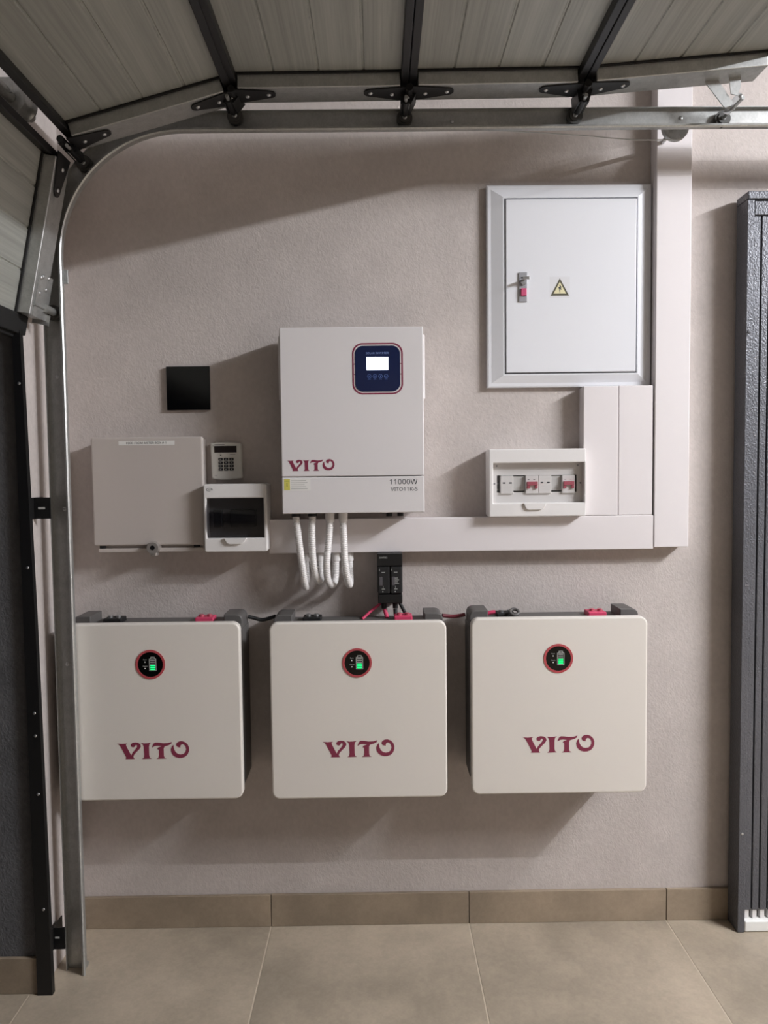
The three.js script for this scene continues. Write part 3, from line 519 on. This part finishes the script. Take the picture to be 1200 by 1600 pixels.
function leaf(f, s, dir, z) {                                 // tapered black hinge leaf with rounded end, flat on the stile
  const sh = new THREE.Shape(), l = 0.104; sh.moveTo(0, -0.036); sh.lineTo(l - 0.016, -0.010); sh.absarc(l - 0.016, 0.007, 0.017, -Math.PI / 2, Math.PI / 2); sh.lineTo(0, 0.036); sh.closePath();
  const g = new THREE.ExtrudeGeometry(sh, { depth: 0.003, bevelEnabled: false, curveSegments: 6 });
  // shape x -> s, shape y -> -z, depth -> t
  const m = new THREE.Matrix4().makeBasis(new THREE.Vector3(f.d.x * dir, f.d.y * dir, 0), new THREE.Vector3(0, 0, 1), new THREE.Vector3(f.n.x, f.n.y, 0));
  if (m.determinant() < 0) { const p = g.attributes.position; for (let i = 0; i < p.count; i += 3) for (let k = 0; k < 3; k++) { const a = p.array[3 * (i + 1) + k]; p.array[3 * (i + 1) + k] = p.array[3 * (i + 2) + k]; p.array[3 * (i + 2) + k] = a; } g.computeVertexNormals(); }
  m.setPosition(f.P.x + f.d.x * s + f.n.x * (ES + 0.0005), f.P.y + f.d.y * s + f.n.y * (ES + 0.0005), z);
  g.applyMatrix4(m); if (m.determinant() < 0) g.computeVertexNormals();
  return boxUV(g);
}
function bolt(f, s, z, t = ES + 0.0035) { const g = new THREE.SphereGeometry(0.0058, 10, 5, 0, Math.PI * 2, 0, Math.PI / 2); g.scale(1, 0.7, 1); const m = new THREE.Matrix4().makeBasis(new THREE.Vector3(f.d.x, f.d.y, 0), new THREE.Vector3(f.n.x, f.n.y, 0), new THREE.Vector3(0, 0, -1)).setPosition(f.P.x + f.d.x * s + f.n.x * t, f.P.y + f.d.y * s + f.n.y * t, z); g.applyMatrix4(m); return boxUV(g); }
const TZ = 0.19;                                              // web of the track
function roller(x, y, black) {
  const r = add(door, 'roller', mergeGeometries([cyl(0.0205, TZ + 0.006, TZ + 0.018, x, y, 28), cyl(0.014, TZ + 0.018, TZ + 0.022, x, y, 24)]), std(0x4a4946, 0.5));
  add(r, 'hub', dome(0.0065, x, y, TZ + 0.022, 0.8), M.steel);
  add(r, 'shaft', cyl(0.0045, TZ + 0.018, DZ0 + 0.075, x, y, 12), M.zinc);
}
const ROLL = [[-0.762, 2.192], [-0.364, 2.309], [0.080, 2.302], [0.527, 2.303]];
const HP = [[-0.775, 2.205], [-0.352, 2.322], [0.088, 2.322], [0.530, 2.328]];
for (let i = 0; i < 4; i++) {
  const a = SEC[i], b = SEC[i + 1], z = DZ0 + 0.046, [rx, ry] = ROLL[i], [hx, hy] = HP[i];
  const kn = (() => { const g = cyl(0.009, z - 0.026, z + 0.036, hx, hy, 14); return g; })();
  const h = add(door, 'hinge', mergeGeometries([leaf(a, a.L - 0.006, -1, z), leaf(b, 0.006, 1, z), kn].map(g => g.deleteAttribute('normal') && g))  , M.blackPaint, 'black pressed steel hinge');
  h.geometry.computeVertexNormals();
  for (const [f, s, sg] of [[a, a.L - 0.006, -1], [b, 0.006, 1]]) for (const q of [0.034, 0.088]) add(h, 'bolt', bolt(f, s + sg * q, z + (q > 0.05 ? 0.007 : 0.0)), M.steel);
  // roller carrier: two cheeks reaching back to the roller shaft
  add(h, 'roller_carrier', mergeGeometries([-1, 1].map(s => { const c = ext(poly([[hx + s * 0.018 - 0.002, hy + 0.004], [hx + s * 0.018 + 0.002, hy + 0.004], [rx + s * 0.011 + 0.002, ry - 0.006], [rx + s * 0.011 - 0.002, ry - 0.006]]), DZ0 - 0.012, DZ0 + 0.05); return c; }).concat([cyl(0.009, DZ0 - 0.014, DZ0 + 0.055, rx, ry, 14)])), M.blackPaint);
  add(h, 'bolt', dome(0.0058, (hx + rx) / 2, (hy + ry) / 2, DZ0 + 0.05), M.steel);
  add(h, 'carrier_web', ext(poly([[hx - 0.018, hy + 0.004], [hx + 0.018, hy + 0.004], [rx + 0.012, ry - 0.004], [rx - 0.012, ry - 0.004]]), DZ0 + 0.045, DZ0 + 0.0495), M.blackPaint);
  roller(rx, ry);
}
// top bracket, zinc arms holding the last roller
{
  const rx = 0.917, ry = 2.293, z = DZ0 + 0.045;
  const tb = add(door, 'top_bracket', ext(poly([[0.840, 2.356], [0.874, 2.360], [0.914, 2.302], [0.903, 2.286], [0.889, 2.294]]), z - 0.02, z - 0.017), M.zinc, 'zinc top roller bracket');
  add(tb, 'bracket_arm', ext(poly([[0.900, 2.362], [0.930, 2.365], [0.929, 2.338], [0.922, 2.318], [0.905, 2.322]]), z - 0.014, z - 0.011), M.zinc);
  add(tb, 'slide_plate', ext(poly([[0.893, 2.284], [0.906, 2.278], [0.946, 2.322], [0.936, 2.333], [0.925, 2.328]]), z - 0.03, z - 0.027), M.steel);
  add(tb, 'bolt', dome(0.006, 0.938, 2.323, z - 0.027), M.steel);
  add(tb, 'bolt', dome(0.007, 0.917, 2.295, z - 0.027), M.steel);
  roller(rx, ry);
}
// bottom bracket with its roller and bolts
{
  const f = SEC[0];
  const bb = add(door, 'bottom_bracket', obox(f, 0.0, 0.11, ES + 0.0003, ES + 0.003, DZ0 - 0.006, DZ0 + 0.07), M.zinc, 'zinc bottom roller bracket');
  add(bb, 'bracket_wing', obox(f, -0.010, 0.016, 0.004, ES + 0.012, DZ0 - 0.006, DZ0 - 0.003), M.zinc);
  for (const [s, z] of [[0.105, 0.02], [0.103, 0.05], [0.075, 0.025], [0.06, 0.055], [0.098, 0.06]]) add(bb, 'bolt', bolt(f, s, DZ0 + z, ES + 0.003), M.steel);
  add(bb, 'roller_carrier', cyl(0.010, DZ0 - 0.03, DZ0 + 0.02, -0.852, 1.806, 16), M.zinc);
  roller(-0.856, 1.806);
}
// ------------------------------------------------------------------ track: upright, quarter bend, level run
{
  const o = thing('door_track', 'galvanised steel door track bending from the floor to overhead', 'track', [-0.865, 0, TZ]);
  const path = [], cx = -0.503, cy = 1.945, R = 0.354;
  path.push([-0.857, 0.0, -1, 0]); path.push([-0.857, 1.0, -1, 0]);
  for (let i = 0; i <= 28; i++) { const a = Math.PI - i / 28 * Math.PI / 2; path.push([cx + R * Math.cos(a), cy + R * Math.sin(a), Math.cos(a), Math.sin(a)]); }
  path.push([0.6, 2.299, 0, 1], [2.0, 2.297, 0, 1]);
  // profile: u outwards from the bend, w towards the door
  const mid = [[-0.032, 0.030], [-0.0335, 0.034], [-0.031, 0.037], [-0.027, 0.036], [-0.0252, 0.032], [-0.0252, 0.0], [0.0252, 0.0], [0.0252, 0.016]];
  const T = 0.0016, out = [], inn = [];
  mid.forEach((p, i) => { const a = mid[Math.max(0, i - 1)], b = mid[Math.min(mid.length - 1, i + 1)], dx = b[0] - a[0], dy = b[1] - a[1], l = Math.hypot(dx, dy), nx = -dy / l, ny = dx / l; out.push([p[0] + nx * T / 2, p[1] + ny * T / 2]); inn.unshift([p[0] - nx * T / 2, p[1] - ny * T / 2]); });
  const prof = [...out, ...inn], pos = [];
  const pt = (p, q) => [p[0] + p[2] * q[0], p[1] + p[3] * q[0], TZ + q[1]];
  for (let i = 0; i + 1 < path.length; i++) for (let j = 0; j < prof.length; j++) {
    const k = (j + 1) % prof.length, A = pt(path[i], prof[j]), B = pt(path[i], prof[k]), C = pt(path[i + 1], prof[k]), D = pt(path[i + 1], prof[j]);
    pos.push(...A, ...B, ...C, ...A, ...C, ...D);
  }
  const g = new THREE.BufferGeometry(); g.setAttribute('position', new THREE.Float32BufferAttribute(pos, 3)); g.computeVertexNormals();
  add(o, 'rail', boxUV(g), M.zinc);
  for (const [x, y] of [[-0.857, 1.64], [-0.850, 1.285], [-0.857, 0.86], [0.205, 2.298], [0.812, 2.302]]) add(o, 'bolt', dome(0.0055, x, y, TZ + 0.0008), M.steel);
  // black brackets to the wall nib and hangers to the wall
  const b1 = add(o, 'jamb_bracket', mergeGeometries([box(X0 + 0.001, -0.868, 1.262, 1.318, TZ + 0.045, TZ + 0.049), box(X0 + 0.001, X0 + 0.004, 1.262, 1.318, TZ - 0.01, TZ + 0.08)]), M.blackPaint, 'black steel bracket');
  add(b1, 'slot', box(-0.900, -0.882, 1.287, 1.293, TZ + 0.049, TZ + 0.0495), M.paleMark);
  const b2 = add(o, 'jamb_bracket', mergeGeometries([box(X0 + 0.013, -0.870, 0.085, 0.145, TZ + 0.045, TZ + 0.049), box(X0 + 0.012, X0 + 0.015, 0.085, 0.145, TZ - 0.01, TZ + 0.08)]), M.blackPaint, 'black steel bracket');
  add(b2, 'slot', box(-0.896, -0.884, 0.115, 0.120, TZ + 0.049, TZ + 0.0495), M.paleMark);
  for (const x of [1.45]) add(o, 'wall_hanger', mergeGeometries([box(x - 0.015, x + 0.015, 2.303, 2.306, 0.0005, TZ - 0.0012), box(x - 0.015, x + 0.015, 2.306, 2.335, 0.0005, 0.003)]), M.zinc);
  add(o, 'foot_clip', box(-0.883, -0.831, 0.0, 0.012, TZ - 0.012, TZ - 0.0012), M.zinc);
  add(o, 'clip', box(-0.8315, -0.820, 1.885, 1.922, TZ - 0.004, TZ + 0.002, 0.001), M.zinc);
}
// pulley behind the track with its cable
{
  const o = thing('cable_pulley', 'small grey pulley wheel behind the level track by the tall trunking', 'pulley', [0.815, 2.297, 0.135]);
  const pr = [[0.006, -0.004], [0.022, -0.004], [0.026, -0.008], [0.035, -0.008], [0.036, -0.006], [0.030, 0], [0.036, 0.006], [0.035, 0.008], [0.026, 0.008], [0.022, 0.004], [0.006, 0.004]].map(p => new THREE.Vector2(...p));
  const g = new THREE.LatheGeometry(pr, 32); g.rotateX(Math.PI / 2); g.translate(0.815, 2.297, 0.145); add(o, 'wheel', boxUV(g), M.zinc);
  add(o, 'axle', cyl(0.006, 0.0535, TZ - 0.0012, 0.815, 2.297, 12), M.steel);
  add(o, 'cable', boxUV(tube([[0.815, 2.2655, 0.145], [0.7, 2.264, 0.15], [0.55, 2.275, 0.155], [0.3, 2.29, 0.158], [-0.3, 2.322, 0.16]], 0.0016, 40, 6)), M.zinc);
}
// torsion shaft with cable drum and spring behind the door, under the ceiling at the lintel
{
  const x = -0.872, y = 2.285;
  const o = thing('torsion_shaft', 'steel shaft with cable drum and spring behind the door gap', 'shaft', [x, y, 0.26]);
  add(o, 'shaft', cyl(0.0125, 0.262, 2.9, x, y, 16), M.zinc);
  const pr = [[0.013, 0], [0.034, 0], [0.042, 0.004], [0.042, 0.010], [0.033, 0.014], [0.031, 0.05], [0.036, 0.056], [0.013, 0.056]].map(p => new THREE.Vector2(...p));
  const g = new THREE.LatheGeometry(pr, 32); g.rotateX(Math.PI / 2); g.translate(x, y, 0.315); add(o, 'cable_drum', boxUV(g), M.zinc);
  const pts = []; for (let i = 0; i <= 40 * 10; i++) { const a = i / 10 * Math.PI * 2; pts.push(new THREE.Vector3(x + 0.021 * Math.cos(a), y + 0.021 * Math.sin(a), 0.66 + i / 400 * 0.42)); }
  add(o, 'spring', boxUV(new THREE.TubeGeometry(new THREE.CatmullRomCurve3(pts), 900, 0.0036, 5)), M.zinc);
  add(o, 'bearing_bracket', mergeGeometries([box(X0 + 0.001, x + 0.02, y - 0.005, y + 0.03, 0.40, 0.404), box(X0 + 0.001, X0 + 0.004, y - 0.05, y + 0.06, 0.39, 0.44)]), M.zinc);
}

// ------------------------------------------------------------------ dark slatted gate on the right
{
  const x0 = 1.047, x1 = 1.93, top = 2.128, F = 0.078;
  const o = thing('slatted_gate', 'tall dark grey crackle-finish metal gate with narrow upright slats', 'gate', [(x0 + x1) / 2, 0, 0]);
  for (const [a, b] of [[x0, x0 + 0.021], [x1 - 0.021, x1]]) add(o, 'post', box(a, b, 0.0005, top, 0.012, F, 0.0025), M.gate);
  add(o, 'top_rail', box(x0 - 0.0005, x1 + 0.0005, top, top + 0.022, 0.010, F + 0.004, 0.003), M.gate);
  add(o, 'header', box(x0 + 0.024, x1 - 0.024, top - 0.041, top - 0.002, 0.03, F - 0.006, 0.002), M.gate);
  add(o, 'bottom_rail', box(x0 + 0.022, x1 - 0.022, 0.001, 0.034, 0.03, F - 0.001, 0.004), M.white, 'white bottom rail');
  add(o, 'back_sheet', box(x0 + 0.021, x1 - 0.021, 0.06, top - 0.04, 0.020, 0.026), M.gate);
  const n = 36, p = (x1 - x0 - 0.046) / n, sg = box(-p / 2 + 0.0017, p / 2 - 0.0017, 0.062, top - 0.042, 0.034, F - 0.012, 0.0025), fg = box(-0.006, 0.006, 0.0345, 0.0615, 0.045, F - 0.016);
  for (let i = 0; i < n; i++) {
    const x = x0 + 0.023 + p * (i + 0.5);
    const s = new THREE.Mesh(sg, M.gate); s.name = 'slat'; s.position.set(x - o.position.x, 0, 0); s.castShadow = s.receiveShadow = true; o.add(s);
    const t = new THREE.Mesh(fg, M.pvcFit); t.name = 'slat_foot'; t.castShadow = t.receiveShadow = true; s.add(t);
  }
  add(o, 'rivet', dome(0.006, x0 + 0.009, 1.76, F), M.gate);
  add(o, 'rivet', dome(0.004, x0 + 0.010, 0.30, F), M.steel);
}

renderer.render(scene, camera);
